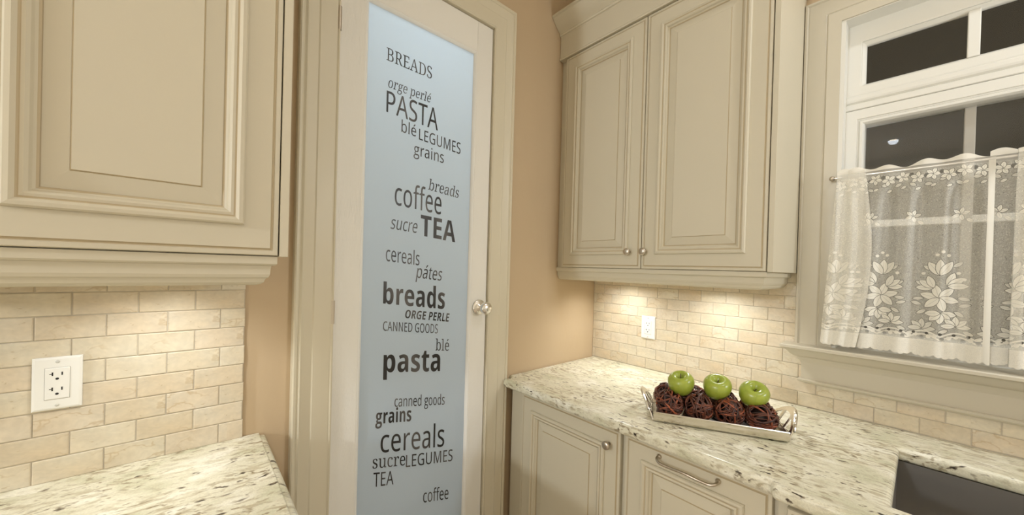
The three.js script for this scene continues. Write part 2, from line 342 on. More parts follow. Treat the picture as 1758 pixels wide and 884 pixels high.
const t1 = sash('transom_sash', WX0 + 0.002, WX1 - 0.002, C + 1.158, WIN.y1 - 0.004, PX[0][0] - 0.012, PX[2][1] + 0.012, PT[0] - 0.01, PT[1] + 0.012, ZS, -0.085, win);
part('bead', sweep([[PX[0][0], PT[0]], [PX[2][1], PT[0]], [PX[2][1], PT[1]], [PX[0][0], PT[1]]], [[0, -0.08], [0.0135, -0.08], [0.0135, ZS - 0.006], [0.010, ZS - 0.006], [0.002, ZS - 0.014], [0, ZS - 0.018]], onFar, true), M.window, t1);
for (const i of [0, 1]) part('muntin', rbox(PX[i][1], PX[i + 1][0], PT[0] - 0.004, PT[1] + 0.004, -0.080, ZS - 0.008, 0.003), M.window, t1);
for (let i = 0; i < 3; i++) part('pane', new THREE.PlaneGeometry(PX[i][1] - PX[i][0] + 0.01, PT[1] - PT[0] + 0.01).translate((PX[i][0] + PX[i][1]) / 2, (PT[0] + PT[1]) / 2, -0.076), M.pane, t1);
// rail between transom and lower sash, two grooves
part('transom_rail', sweep([[WX0 + 0.002, 0], [WX1 - 0.002, 0]], [[-0.09, C + 1.1055], [ZS + 0.001, C + 1.1055], [ZS + 0.004, C + 1.108], [ZS + 0.004, C + 1.126], [ZS + 0.000, C + 1.129], [ZS + 0.006, C + 1.134], [ZS + 0.008, C + 1.140], [ZS + 0.008, C + 1.152], [ZS + 0.004, C + 1.158], [-0.09, C + 1.158]].map(([z, y]) => [z, y]), (u, v, w) => [u, w, -v], false, 0.3), M.window, win);
// lower sash
const t2 = sash('lower_sash', WX0 + 0.002, WX1 - 0.002, WIN.y0 + 0.002, C + 1.1045, PX[0][0] - 0.018, PX[2][1] + 0.018, PB[0] - 0.012, PB[1] + 0.020, ZS + 0.002, -0.115, win);
part('bead', sweep([[PX[0][0] + 0.002, PB[0]], [PX[2][1] - 0.002, PB[0]], [PX[2][1] - 0.002, PB[1]], [PX[0][0] + 0.002, PB[1]]], [[0, -0.11], [0.0205, -0.11], [0.0205, ZS - 0.003], [0.016, ZS - 0.004], [0.012, ZS + 0.001], [0.006, ZS - 0.001], [0.001, ZS - 0.008], [0, ZS - 0.012]], onFar, true), M.window, t2);
for (const i of [0, 1]) part('muntin', rbox(PX[i][1] + 0.001, PX[i + 1][0] - 0.001, PB[0] - 0.01, PB[1] + 0.01, -0.108, -0.094, 0.003), M.shadedWhite, t2);  // upright bars, their shade put into the colour
part('muntin', rbox(PX[0][0] - 0.008, PX[2][1] + 0.008, C + 0.680, C + 0.705, -0.1075, -0.0945, 0.003), M.window, t2);
part('pane', new THREE.PlaneGeometry(PX[2][1] - PX[0][0] + 0.01, PB[1] - PB[0] + 0.012).translate((PX[0][0] + PX[2][1]) / 2, (PB[0] + PB[1]) / 2, -0.088), M.pane, t2);
// stool, apron and bottom bead, returned to the wall at both ends
{
const L = 0.958, Rr = WX1 + 0.082, ret = (prof) => sweep([[Rr, -0.009], [Rr, 0.026], [L, 0.026], [L, -0.009]], prof.map(([d, h]) => [-d, h]), (u, v, w) => [u, w, v], false, 0.4);
  part('stool', box(0.9585, Rr - 0.0005, C + 0.2225, C + 0.2403, -0.052, 0.0055), M.windowTrim, win);
  part('stool_moulding', ret([[-0.02, C + 0.2405], [0.054, C + 0.2405], [0.057, C + 0.237], [0.057, C + 0.229], [0.053, C + 0.226], [0.046, C + 0.224], [0.038, C + 0.216], [0.030, C + 0.204], [0.020, C + 0.197], [0.012, C + 0.194], [0.010, C + 0.190], [0.007, C + 0.186], [0.004, C + 0.180], [0.002, C + 0.172], [-0.02, C + 0.172]].map(([d, h]) => [-d, h])), M.windowTrim, win);
  part('apron', rbox(L, Rr, C + 0.1105, C + 0.174, -0.009, 0.026, 0.001), M.windowTrim, win);
  part('apron_bead', ret([[-0.02, C + 0.1125], [0.006, C + 0.1125], [0.010, C + 0.109], [0.009, C + 0.104], [0.004, C + 0.099], [-0.005, C + 0.097], [-0.014, C + 0.093], [-0.02, C + 0.093]].map(([d, h]) => [-d, h])), M.windowTrim, win);
}

// ---------------------------------------------------------------- cabinets
// A raised-panel door facing +z: frame edges and bead, proud moulding, bevelled panel.
function panelDoor(parent, x0, x1, y0, y1, zf, name = 'door') {
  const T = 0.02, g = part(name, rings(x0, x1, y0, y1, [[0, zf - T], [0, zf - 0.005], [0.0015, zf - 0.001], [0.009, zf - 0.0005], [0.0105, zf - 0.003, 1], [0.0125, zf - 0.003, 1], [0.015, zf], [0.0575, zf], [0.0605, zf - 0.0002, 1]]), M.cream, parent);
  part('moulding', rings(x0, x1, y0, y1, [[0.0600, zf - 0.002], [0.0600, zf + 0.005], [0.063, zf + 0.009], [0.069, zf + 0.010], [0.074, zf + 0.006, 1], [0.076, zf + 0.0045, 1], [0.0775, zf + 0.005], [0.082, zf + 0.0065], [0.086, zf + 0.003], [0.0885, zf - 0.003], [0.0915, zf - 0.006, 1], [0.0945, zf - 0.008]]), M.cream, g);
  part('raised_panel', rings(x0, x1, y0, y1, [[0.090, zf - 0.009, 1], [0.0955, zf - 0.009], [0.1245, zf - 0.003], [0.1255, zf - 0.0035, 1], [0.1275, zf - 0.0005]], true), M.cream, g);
  return g;
}
const KNOB = lathe([[0, 0], [0.0055, 0], [0.0052, 0.010], [0.0065, 0.014], [0.0125, 0.017], [0.0150, 0.021], [0.0148, 0.025], [0.011, 0.0285], [0.005, 0.030], [0, 0.030]], 28).rotateX(Math.PI / 2);
function knob(parent, x, y, z) { const k = part('knob', KNOB, M.nickel, parent); k.position.set(x, y, z); k.userData.label = 'round brushed nickel knob'; return k; }
// light rail under a wall cabinet: stepped cove profile, inset with depth; d outwards
const RAIL = [[0, 0.5065], [0, 0.491], [-0.003, 0.488], [-0.009, 0.4865], [-0.0105, 0.480], [-0.011, 0.468], [-0.0135, 0.462], [-0.018, 0.459], [-0.019, 0.456], [-0.021, 0.451], [-0.026, 0.447], [-0.034, 0.4445], [-0.045, 0.4445], [-0.045, 0.5065]];
const CROWN = [[-0.02, 1.567], [0.010, 1.567], [0.012, 1.572], [0.010, 1.578], [0.005, 1.581], [0.005, 1.684], [0.008, 1.688], [0.013, 1.690], [0.015, 1.696], [0.014, 1.701], [0.019, 1.706], [0.030, 1.714], [0.045, 1.727], [0.058, 1.742], [0.066, 1.752], [0.068, 1.756], [0.076, 1.758], [0.076, 1.768], [-0.02, 1.768]];
const TOP = 1.567, BOT = 0.5065;
// W wide, local x from the cabinet's left end, front towards +z; doors: [x0, x1, knob x or null]
function wallCabinet(label, pos, turn, W, doors, rightEndOpen, leftEndOpen) {
  const t = thing('wall_cabinet', label, 'cabinet', pos, turn);
  const Dp = 0.332;
  part('carcass', box(0, W - 0.0168, BOT, TOP + 0.19, 0, Dp), M.creamPlain, t);
  for (const [a, b, kx] of doors) {
    const d = panelDoor(t, a, b, BOT + 0.0018, TOP - 0.0025, Dp + 0.021);
    if (kx != null) knob(d, kx, BOT + 0.073, Dp + 0.021);
  }
  part('end_panel', rbox(W - 0.0165, W, BOT, TOP + 0.002, 0, Dp + 0.0195, 0.001), M.creamPlain, t);
  const xr = W - 0.0185, zf = Dp + 0.012;
  const path = [[leftEndOpen ? 0.0185 : 0.001, leftEndOpen ? 0.0 : zf]];
  if (leftEndOpen) path.push([0.0185, zf]);
  path.push([xr, zf], [xr, 0.001]);
  part('light_rail', sweep(path, RAIL.map(([d, y]) => [-d, y - 0.0002]), (u, v, w) => [u, w, v], false, 0.35), M.creamPlain, t);
  const cp = [[0.001, Dp + 0.020], [W + 0.0004, Dp + 0.020], [W + 0.0004, 0.001]];
  part('crown_moulding', sweep(cp, CROWN.map(([d, y]) => [-d, y]), (u, v, w) => [u, w, v], false, 0.35), M.creamPlain, t);
  return t;
}
const XW = -0.01;
// far wall: x 0 .. 0.93 (its left end against the left wall); left wall: turned to face +x, local x runs towards -z
wallCabinet('cream wall cabinet with two raised-panel doors beside the window', [XW + 0.001, C, -0.009], 0, 0.9415, [[0.040, 0.4765, 0.4235], [0.4790, 0.9220, 0.4955]], true, false);
wallCabinet('cream wall cabinet left of the pantry door, above the square outlet plate', [-0.009, C, 2.455], Math.PI / 2, 0.855, [[0.006, 0.419, null], [0.423, 0.8365, null]], true, false);

// base cabinets on the far wall; front face at z = 0.640, doors 0.661
const ZB = 0.640;
function baseCabinet(label, x0, x1, y1, zf, build, turn) {
  const t = thing('base_cabinet', label, 'cabinet', [0, 0, 0], 0);
  part('carcass', merge([box(x0, x1, 0.1, y1, 0.0, zf), box(x0, x1, 0, 0.1, 0.0, zf - 0.07)]), M.creamPlain, t);
  build(t);
  return t;
}
baseCabinet('cream base cabinet with one raised-panel door and a round knob, next to the pantry door', 0.018, 0.6005, C - 0.0395, ZB, (t) => {
  const d = panelDoor(t, 0.104, 0.592, 0.125, C - 0.047, ZB + 0.021);
  knob(d, 0.549, C - 0.103, ZB + 0.021);
});
baseCabinet('cream pull-out base cabinet with a bow handle, left of the sink', 0.6025, 1.030, C - 0.0395, ZB, (t) => {
  const d = panelDoor(t, 0.6095, 1.020, 0.125, C - 0.047, ZB + 0.021, 'drawer');
  const zf = ZB + 0.021, y = C - 0.075;
  const pts = [[0.728, y + 0.004, zf], [0.728, y, zf + 0.018], [0.738, y - 0.005, zf + 0.026], [0.770, y - 0.006, zf + 0.028], [0.812, y - 0.003, zf + 0.030], [0.854, y - 0.006, zf + 0.028], [0.886, y - 0.005, zf + 0.026], [0.896, y, zf + 0.018], [0.896, y + 0.004, zf]].map((p) => new THREE.Vector3(...p));
  const h = part('handle', merge([new THREE.TubeGeometry(new THREE.CatmullRomCurve3(pts), 64, 0.0042, 12), new THREE.SphereGeometry(0.0075, 16, 12).translate(0.728, y + 0.002, zf + 0.003), new THREE.SphereGeometry(0.0075, 16, 12).translate(0.896, y + 0.002, zf + 0.003)]), M.nickel, d);
  h.userData.label = 'brushed nickel bow handle';
});
baseCabinet('cream sink base cabinet stepping forward under the counter', 1.032, 2.10, C - 0.245, ZB + 0.018, (t) => {
  part('apron_panel', box(1.032, 2.10, C - 0.245, C - 0.0395, ZB - 0.004, ZB + 0.018), M.creamPlain, t);
  panelDoor(t, 1.052, 1.562, 0.125, C - 0.06, ZB + 0.039); panelDoor(t, 1.568, 2.078, 0.125, C - 0.06, ZB + 0.039);
});
baseCabinet('cream base cabinet under the left counter', 0, 0, 0, 0, () => {});
{ // left base cabinet, facing +x
  const t = scene.children[scene.children.length - 1]; t.remove(t.children[0]);
  t.position.set(-0.009, 0, 2.455); t.rotation.y = Math.PI / 2;
  part('carcass', merge([box(0, 0.845, 0.1, C - 0.0395, 0, 0.60), box(0, 0.845, 0, 0.1, 0, 0.53)]), M.creamPlain, t);
  panelDoor(t, 0.006, 0.42, 0.125, C - 0.047, 0.621); panelDoor(t, 0.425, 0.838, 0.125, C - 0.047, 0.621);
}

// ---------------------------------------------------------------- worktops
function slab(pts, hole, mat, label, step) {
  const s = new THREE.Shape(pts.map(([x, z]) => new THREE.Vector2(x, -z)));
  if (hole) s.holes.push(new THREE.Path(hole.map(([x, z]) => new THREE.Vector2(x, -z))));
  const T = 0.038, b = 0.0135;
  const g = new THREE.ExtrudeGeometry(s, { depth: T - 2 * b, bevelEnabled: true, bevelThickness: b, bevelSize: b, bevelOffset: -b, bevelSegments: 5, curveSegments: 16 });
  g.translate(0, 0, b).rotateX(-Math.PI / 2).translate(0, C - T, 0);
  const p = g.attributes.position, n = g.attributes.normal, uv = g.attributes.uv;
  for (let i = 0; i < p.count; i++) uv.setXY(i, p.getX(i) + (p.getY(i) - C) * 0.4, p.getZ(i) + (C - p.getY(i)) * 0.9 + 3.1);
  const t = thing('worktop', label, 'countertop');
  if (step) {                                        // a low step runs round the exposed edge
    for (let i = 0; i < p.count; i++) p.setY(i, C - T + (p.getY(i) - C + T) * (T - 0.005) / T);
    const q = new THREE.Shape(step.map(([x, z]) => new THREE.Vector2(x, -z)));
    const h = new THREE.ExtrudeGeometry(q, { depth: 0.004, bevelEnabled: true, bevelThickness: 0.003, bevelSize: 0.004, bevelOffset: -0.004, bevelSegments: 3 }).translate(0, 0, 0.003).rotateX(-Math.PI / 2).translate(0, C - 0.010, 0);
    const hp = h.attributes.position, hu = h.attributes.uv;
    for (let i = 0; i < hp.count; i++) hu.setXY(i, hp.getX(i), hp.getZ(i) + 3.1);
    part('slab', merge([g, h]), mat, t);
    return t;
  }
  part('slab', g, mat, t);
  return t;
}
const edge = [[1.018, 0.699], [1.023, 0.700], [1.027, 0.706], [1.030, 0.712], [1.036, 0.715]];
slab([[-0.0085, -0.0085], [2.1, -0.0085], [2.1, 0.715], ...[...edge].reverse(), [0.022, 0.699], [0.022, 0.640], [-0.0085, 0.640]],
  [[1.2205, 0.1915], [1.2205, 0.600], [1.97, 0.600], [1.97, 0.1915]], M.granite, 'long cream granite worktop with dark flecks under the window');
slab([[-0.0085, 1.5865], [0.640, 1.5865], [0.640, 2.46], [-0.0085, 2.46]], null, M.graniteLeft, 'cream granite worktop end left of the pantry door',
  [[-0.0085, 1.6015], [0.622, 1.6015], [0.622, 2.46], [-0.0085, 2.46]]);

// ---------------------------------------------------------------- sink
{
  const t = thing('sink', 'undermounted stainless steel sink in the granite worktop', 'sink', [1.2135, C - 0.0385, 0.183]);
  const W = 0.764, D = 0.424, H = 0.20, w = 0.004;
  part('basin', merge([rbox(0, W, -H, -H + w, 0, D, 0.001), box(0, w, -H, 0, 0, D), box(W - w, W, -H, 0, 0, D), box(0, W, -H, 0, 0, w), box(0, W, -H, 0, D - w, D),
    box(-0.02, W + 0.02, -0.0015, 0, -0.02, 0.0), box(-0.02, W + 0.02, -0.0015, 0, D, D + 0.02), box(-0.02, 0, -0.0015, 0, 0, D), box(W, W + 0.02, -0.0015, 0, 0, D)]), M.steel, t);
  part('drain', lathe([[0, 0.002], [0.02, 0.002], [0.035, 0.004], [0.045, 0.003], [0.046, 0]], 32).translate(W / 2, -H + w, D * 0.45), M.chrome, t);
}

// ---------------------------------------------------------------- outlets
function outlet(label, pos, turn, wide) {
  const t = thing('electrical_outlet', label, 'outlet', pos, turn, null);
  const w = wide / 2, h = 0.0575;
  part('cover_plate', rings(-w, w, -h, h, [[0, 0], [0, 0.0025], [0.0012, 0.0042], [0.0045, 0.0055]], true), M.plastic, t).geometry.deleteAttribute('color');
  const r = part('receptacle', rings(-0.0168, 0.0168, -0.0335, 0.0335, [[-0.0007, 0.0040], [-0.0007, 0.0056], [0.0, 0.0066], [0.001, 0.0070]], true), M.plastic, t); r.geometry.deleteAttribute('color');
  part('seam', rings(-0.0182, 0.0182, -0.0349, 0.0349, [[0, 0.00545], [0, 0.00565], [0.0010, 0.00565]]), std([0.45, 0.43, 0.38]), t).geometry.deleteAttribute('color');
  for (const y of [0.0165, -0.0165]) {
    part('slot', merge([box(-0.0078, -0.0056, y + 0.001, y + 0.0085, 0.0069, 0.0073), box(-0.0110, -0.0078, y + 0.004, y + 0.0056, 0.0069, 0.0073)]), M.slot, r);
    part('slot', box(0.0058, 0.0078, y + 0.0012, y + 0.0082, 0.0069, 0.0073), M.slot, r);
    part('slot', new THREE.CylinderGeometry(0.0024, 0.0024, 0.0004, 16).rotateX(Math.PI / 2).scale(1.1, 1, 1).translate(0, y - 0.006, 0.0071), M.slot, r);
  }
  for (const y of [0.0475, -0.0475]) part('screw', merge([lathe([[0, 0.0015], [0.0022, 0.0012], [0.0034, 0.0003], [0.0035, 0]], 16).rotateX(Math.PI / 2).translate(0, y, 0.0054)]), std([0.62, 0.60, 0.54], { roughness: 0.35 }), t);
  return t;
}
outlet('large white outlet plate on the tiles left of the pantry door', [0.0007, C + 0.2165, 1.9725], Math.PI / 2, 0.071);
outlet('small white outlet plate on the far tiles under the two-door cabinet', [0.332, C + 0.2125, 0.0007], 0, 0.073);

// ---------------------------------------------------------------- lamps
CANS.forEach(([x, z, power], i) => {
  const names = ['over the back of the kitchen, mirrored in the window', 'above the sink', 'at the far right of the room'];
  const t = thing('recessed_light', 'round recessed ceiling light ' + names[i], 'ceiling light', [x, CEIL, z], 0);
  part('trim_ring', lathe([[0.034, 0], [0.034, -0.003], [0.060, -0.007], [0.085, -0.004], [0.088, 0]], 40), M.white, t);
  part('lens', new THREE.CylinderGeometry(0.034, 0.034, 0.002, 32).translate(0, -0.0025, 0), M.bulb, t);
  const l = new THREE.SpotLight(WARM, power, 0, 1.42, 0.5, 2);
  l.position.set(0, -0.012, 0); l.target.position.set(0, -1, 0); l.castShadow = true; l.shadow.radius = 2.2; l.name = 'recessed_light_glow'; t.add(l, l.target);
});
FILL_GLOBES.forEach(([x, y, z, power], i) => {
  const t = thing('fill_globe', 'added white glass globe giving fill light from out of view, ' + ['nearer the window wall', 'farther from the window wall'][i], 'pendant lamp', [x, y, z], 0);
  part('globe', new THREE.SphereGeometry(0.11, 32, 20), M.globe, t);
  part('cap', lathe([[0, 0.135], [0.03, 0.135], [0.045, 0.108], [0.045, 0.098], [0, 0.098]], 24), M.nickel, t);
  part('cord', new THREE.CylinderGeometry(0.003, 0.003, CEIL - y - 0.13, 8).translate(0, (CEIL - y + 0.13) / 2, 0), M.nickel, t);
  const l = new THREE.PointLight(WARM, power); l.castShadow = true; l.shadow.radius = 4; l.name = 'fill_globe_glow'; t.add(l);
});
PUCKS.forEach(([x, z, power], i) => {
  const t = thing('puck_light', ['small puck light under the left wall cabinet', 'small puck light under the far wall cabinet, near the corner', 'small puck light under the far wall cabinet, near the window'][i], 'light', [x, C + BOT, z], 0);
  part('housing', lathe([[0, 0], [0.034, 0], [0.034, -0.012], [0.030, -0.016], [0.027, -0.016], [0.026, -0.012], [0, -0.012]], 32), M.white, t);
  part('lens', new THREE.CylinderGeometry(0.026, 0.026, 0.002, 24).translate(0, -0.0135, 0), M.bulb, t);
  const l = new THREE.SpotLight(PUCK, power, 0, 1.2, 0.7, 2);
  l.position.set(0, -0.018, 0); l.target.position.set(0, -1, 0); l.castShadow = true; l.shadow.radius = 1.2; l.name = 'puck_light_glow'; t.add(l, l.target);
});

// ---------------------------------------------------------------- tray with vine balls and apples
const FL = [0.6728, 0.5899], FR = [0.997, 0.4197];
const TW = Math.hypot(FR[0] - FL[0], FR[1] - FL[1]), TA = Math.atan2(-(FR[1] - FL[1]), FR[0] - FL[0]);
const E1 = [(FR[0] - FL[0]) / TW, (FR[1] - FL[1]) / TW], E2 = [E1[1], -E1[0]];            // along the front, and away from the camera
const TD = 0.180;
const trayPoint = (a, b, y) => [FL[0] + E1[0] * a + E2[0] * b, C + y, FL[1] + E1[1] * a + E2[1] * b];
{
  const t = thing('serving_tray', 'long silver tray with pierced upturned ends holding the vine balls', 'tray', [trayPoint(0, 0, 0)[0], C, trayPoint(0, 0, 0)[2]], TA);
  // local x along the front, -z away from the camera
  part('base', rbox(0.004, TW - 0.004, 0.0005, 0.005, -TD + 0.004, -0.004, 0.002), M.silver, t);
  const SIDE = [[0.004, 0.001], [0.013, 0.0015], [0.0205, 0.005], [0.025, 0.012], [0.0255, 0.020], [0.0245, 0.027], [0.0265, 0.030], [0.027, 0.0335], [0.0245, 0.0355], [0.021, 0.034], [0.0195, 0.029], [0.019, 0.020], [0.0165, 0.012], [0.011, 0.0065], [0.004, 0.005]];
  part('side', sweep([[-0.004, 0], [TW + 0.004, 0]], SIDE.map(([d, y]) => [d - 0.010, y]), (u, v, w) => [u, w, -v], false, 0.7), M.silver, t);
  part('side', sweep([[-0.004, 0], [TW + 0.004, 0]], SIDE.map(([d, y]) => [d - 0.010, y]), (u, v, w) => [u, w, v - TD], false, 0.7), M.silver, t);
  // ends: an arched sheet leaning outwards, pierced by an opening that leaves a round grip
  const arch = (z) => 0.030 + 0.046 * Math.pow(Math.max(0, Math.sin(Math.PI * z / TD)), 0.8), n = 40, sh = new THREE.Shape();
  sh.moveTo(-0.002, 0.003); for (let i = 0; i <= n; i++) sh.lineTo(i / n * TD, arch(i / n * TD)); sh.lineTo(TD + 0.002, 0.003); sh.closePath();
  const hole = (z0, z1) => { const q = new THREE.Path(), lo = 0.021, at = (z) => Math.max(lo + 0.004, arch(z) - 0.011); q.moveTo(z0, lo); for (let i = 0; i <= 16; i++) { const z = z0 + (z1 - z0) * i / 16; q.lineTo(z, at(z)); } q.lineTo(z1, lo); q.closePath(); sh.holes.push(q); };
  hole(0.016, 0.056); hole(0.064, TD - 0.064); hole(TD - 0.056, TD - 0.016);
  const sheet = new THREE.ExtrudeGeometry(sh, { depth: 0.002, bevelEnabled: true, bevelThickness: 0.0014, bevelSize: 0.0014, bevelOffset: -0.0014, bevelSegments: 3 }).translate(0, 0, -0.001);
  const roll = new THREE.TubeGeometry(new THREE.CatmullRomCurve3(Array.from({ length: 21 }, (_, i) => { const z = TD * (0.02 + 0.96 * i / 20); return new THREE.Vector3(z, arch(z) - 0.002, 0.003); })), 60, 0.0042, 10);
  const endGeo = () => merge([sheet.clone(), roll.clone()]);
  for (const side of [-1, 1]) {
    const g = endGeo(), p = g.attributes.position, nn = g.attributes.normal;     // drawn in (depth, height, outwards); bend outwards with height
    for (let i = 0; i < p.count; i++) { const z = p.getX(i), y = p.getY(i), o = p.getZ(i); p.setXYZ(i, side * (o + 0.0035 + 0.26 * y + 3.2 * y * y), y, -z); }
    if (side > 0) { /* same handedness */ }
    const q = g; outward(q);
    part('handle', toCreasedNormals(q, 0.7), M.silver, t).position.x = side < 0 ? 0 : TW;
  }
}
function vineBall(R, n) {
  const list = [];
  for (let k = 0; k < n; k++) {
    const q = new THREE.Quaternion().setFromEuler(new THREE.Euler(rnd() * 6.28, rnd() * 6.28, rnd() * 6.28)), off = (rnd() - 0.5) * 1.15 * R, rr = Math.sqrt(R * R - off * off) * (0.93 + 0.07 * rnd());
    const ph = rnd() * 6.28, am = 0.05 + 0.09 * rnd(), span = 2.6 + rnd() * 3.2, s0 = rnd() * 6.28, pts = [];
    for (let i = 0; i <= 22; i++) {
      const a = s0 + span * i / 22, v = new THREE.Vector3(Math.cos(a) * rr, off + Math.sin(a * 2 + ph) * R * am, Math.sin(a) * rr);
      v.setLength(R * (0.95 + 0.05 * Math.sin(a * 3 + ph * 2))).applyQuaternion(q); pts.push(v);
    }
    const g = plain(new THREE.TubeGeometry(new THREE.CatmullRomCurve3(pts), 30, 0.0015 + rnd() * 0.0019, 6));
    const t = rnd(), d = 0.35 + rnd() * 0.9, c = [(0.055 + 0.27 * t * t) * d, (0.018 + 0.065 * t * t) * d, (0.012 + 0.020 * t * t) * d], col = [];
    for (let i = 0; i < g.attributes.position.count; i++) col.push(...c);
    g.setAttribute('color', new THREE.Float32BufferAttribute(col, 3));
    list.push(g);
  }
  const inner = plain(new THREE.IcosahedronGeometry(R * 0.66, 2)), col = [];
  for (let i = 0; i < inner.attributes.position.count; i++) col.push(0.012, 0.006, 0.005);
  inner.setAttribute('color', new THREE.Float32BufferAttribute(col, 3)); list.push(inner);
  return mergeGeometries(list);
}
M.vine = new THREE.MeshStandardMaterial({ color: 0xffffff, vertexColors: true, roughness: 0.45 });
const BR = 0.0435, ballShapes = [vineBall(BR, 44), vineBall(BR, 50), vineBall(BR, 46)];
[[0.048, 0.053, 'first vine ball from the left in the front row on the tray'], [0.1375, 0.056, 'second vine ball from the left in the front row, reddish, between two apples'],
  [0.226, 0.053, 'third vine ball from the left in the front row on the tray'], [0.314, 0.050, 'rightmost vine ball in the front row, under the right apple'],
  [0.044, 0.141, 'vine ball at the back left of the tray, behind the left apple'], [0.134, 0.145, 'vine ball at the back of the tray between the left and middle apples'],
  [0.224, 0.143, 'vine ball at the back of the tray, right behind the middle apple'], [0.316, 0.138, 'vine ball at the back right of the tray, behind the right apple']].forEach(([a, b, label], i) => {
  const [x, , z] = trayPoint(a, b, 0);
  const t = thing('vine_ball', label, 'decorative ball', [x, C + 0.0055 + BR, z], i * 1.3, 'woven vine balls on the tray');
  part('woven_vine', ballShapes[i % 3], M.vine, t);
});
const appleMap = texture(256, 256, (u, v) => { const k = fbm(u * 14, v * 4, 3, 3), f = smooth(noise.noise(u * 90, v * 90, 6), 0.45, 0.62) * 0.5; return mixc(mixc([0.54, 0.60, 0.19], [0.63, 0.67, 0.26], 0.5 + k), [0.73, 0.76, 0.45], f); });
M.apple = new THREE.MeshPhysicalMaterial({ map: appleMap, roughness: 0.3, clearcoat: 0.3, clearcoatRoughness: 0.25 });
M.stem = std([0.10, 0.065, 0.035], { roughness: 0.8 });
const appleShape = (() => {
  const g = lathe([[0.0001, -0.0265], [0.004, -0.0275], [0.009, -0.0335], [0.015, -0.0365], [0.024, -0.034], [0.033, -0.024], [0.0395, -0.009], [0.0425, 0.006], [0.0415, 0.019], [0.0365, 0.029], [0.029, 0.0355], [0.0205, 0.0370], [0.013, 0.0335], [0.007, 0.0265], [0.003, 0.0205], [0.0001, 0.0185]].flatMap((p, i, a) => i + 1 < a.length ? [p, [(p[0] + a[i + 1][0]) / 2, (p[1] + a[i + 1][1]) / 2]] : [p]), 40);
  const p = g.attributes.position;
  for (let i = 0; i < p.count; i++) { const x = p.getX(i), y = p.getY(i), z = p.getZ(i), a = Math.atan2(z, x), k = 1 + 0.018 * Math.cos(5 * a + 0.6) * (0.5 - y * 12) + 0.02 * Math.cos(a - 1); p.setXYZ(i, x * k, y + 0.0022 * Math.cos(a - 0.5), z * k); }
  g.computeVertexNormals(); return g;
})();
[[0.083, 0.080, 0.112, 'green apple leftmost on the tray with its stem standing', 0.46, 0.05, 0.013], [0.193, 0.083, 0.114, 'green apple in the middle of the tray', 0.52, -0.05, 0.003], [0.296, 0.075, 0.1075, 'green apple rightmost on the tray, tilted to show its hollow', 0.66, -0.08, 0.001]].forEach(([a, b, y, label, tx, tz, st], i) => {
  const p = trayPoint(a, b, y), t = thing('apple', label, 'apple', p, 0.33 + i * 0.03, 'green apples on the tray');
  t.rotation.order = 'YXZ'; t.rotation.x = tx; t.rotation.z = tz;
  part('flesh', appleShape, M.apple, t);
  part('stem', new THREE.TubeGeometry(new THREE.CatmullRomCurve3([[0, 0.018, 0], [0.0005, 0.027, 0.0005], [0.002, 0.031 + st, 0.001]].map((q) => new THREE.Vector3(...q))), 10, 0.0015, 8), M.stem, t);
});

// ---------------------------------------------------------------- café curtains of lace on a rod
{
  const t = thing('curtain_rod', 'slim bright metal rod carrying the lace curtains across the window', 'curtain rod', [1.034, C + 0.846, 0.047]);
  part('rod', new THREE.CylinderGeometry(0.0042, 0.0042, WX1 - WX0 + 0.02, 16).rotateZ(Math.PI / 2).translate((WX1 - WX0) / 2 + 0.006, 0, 0), M.chrome, t);
  for (const x of [-0.002, WX1 - WX0 + 0.014]) part('finial', merge([new THREE.SphereGeometry(0.0085, 20, 14).translate(x, 0, 0), new THREE.CylinderGeometry(0.003, 0.003, 0.030, 12).rotateX(Math.PI / 2).translate(x, 0, -0.013)]), M.nickel, t);
}
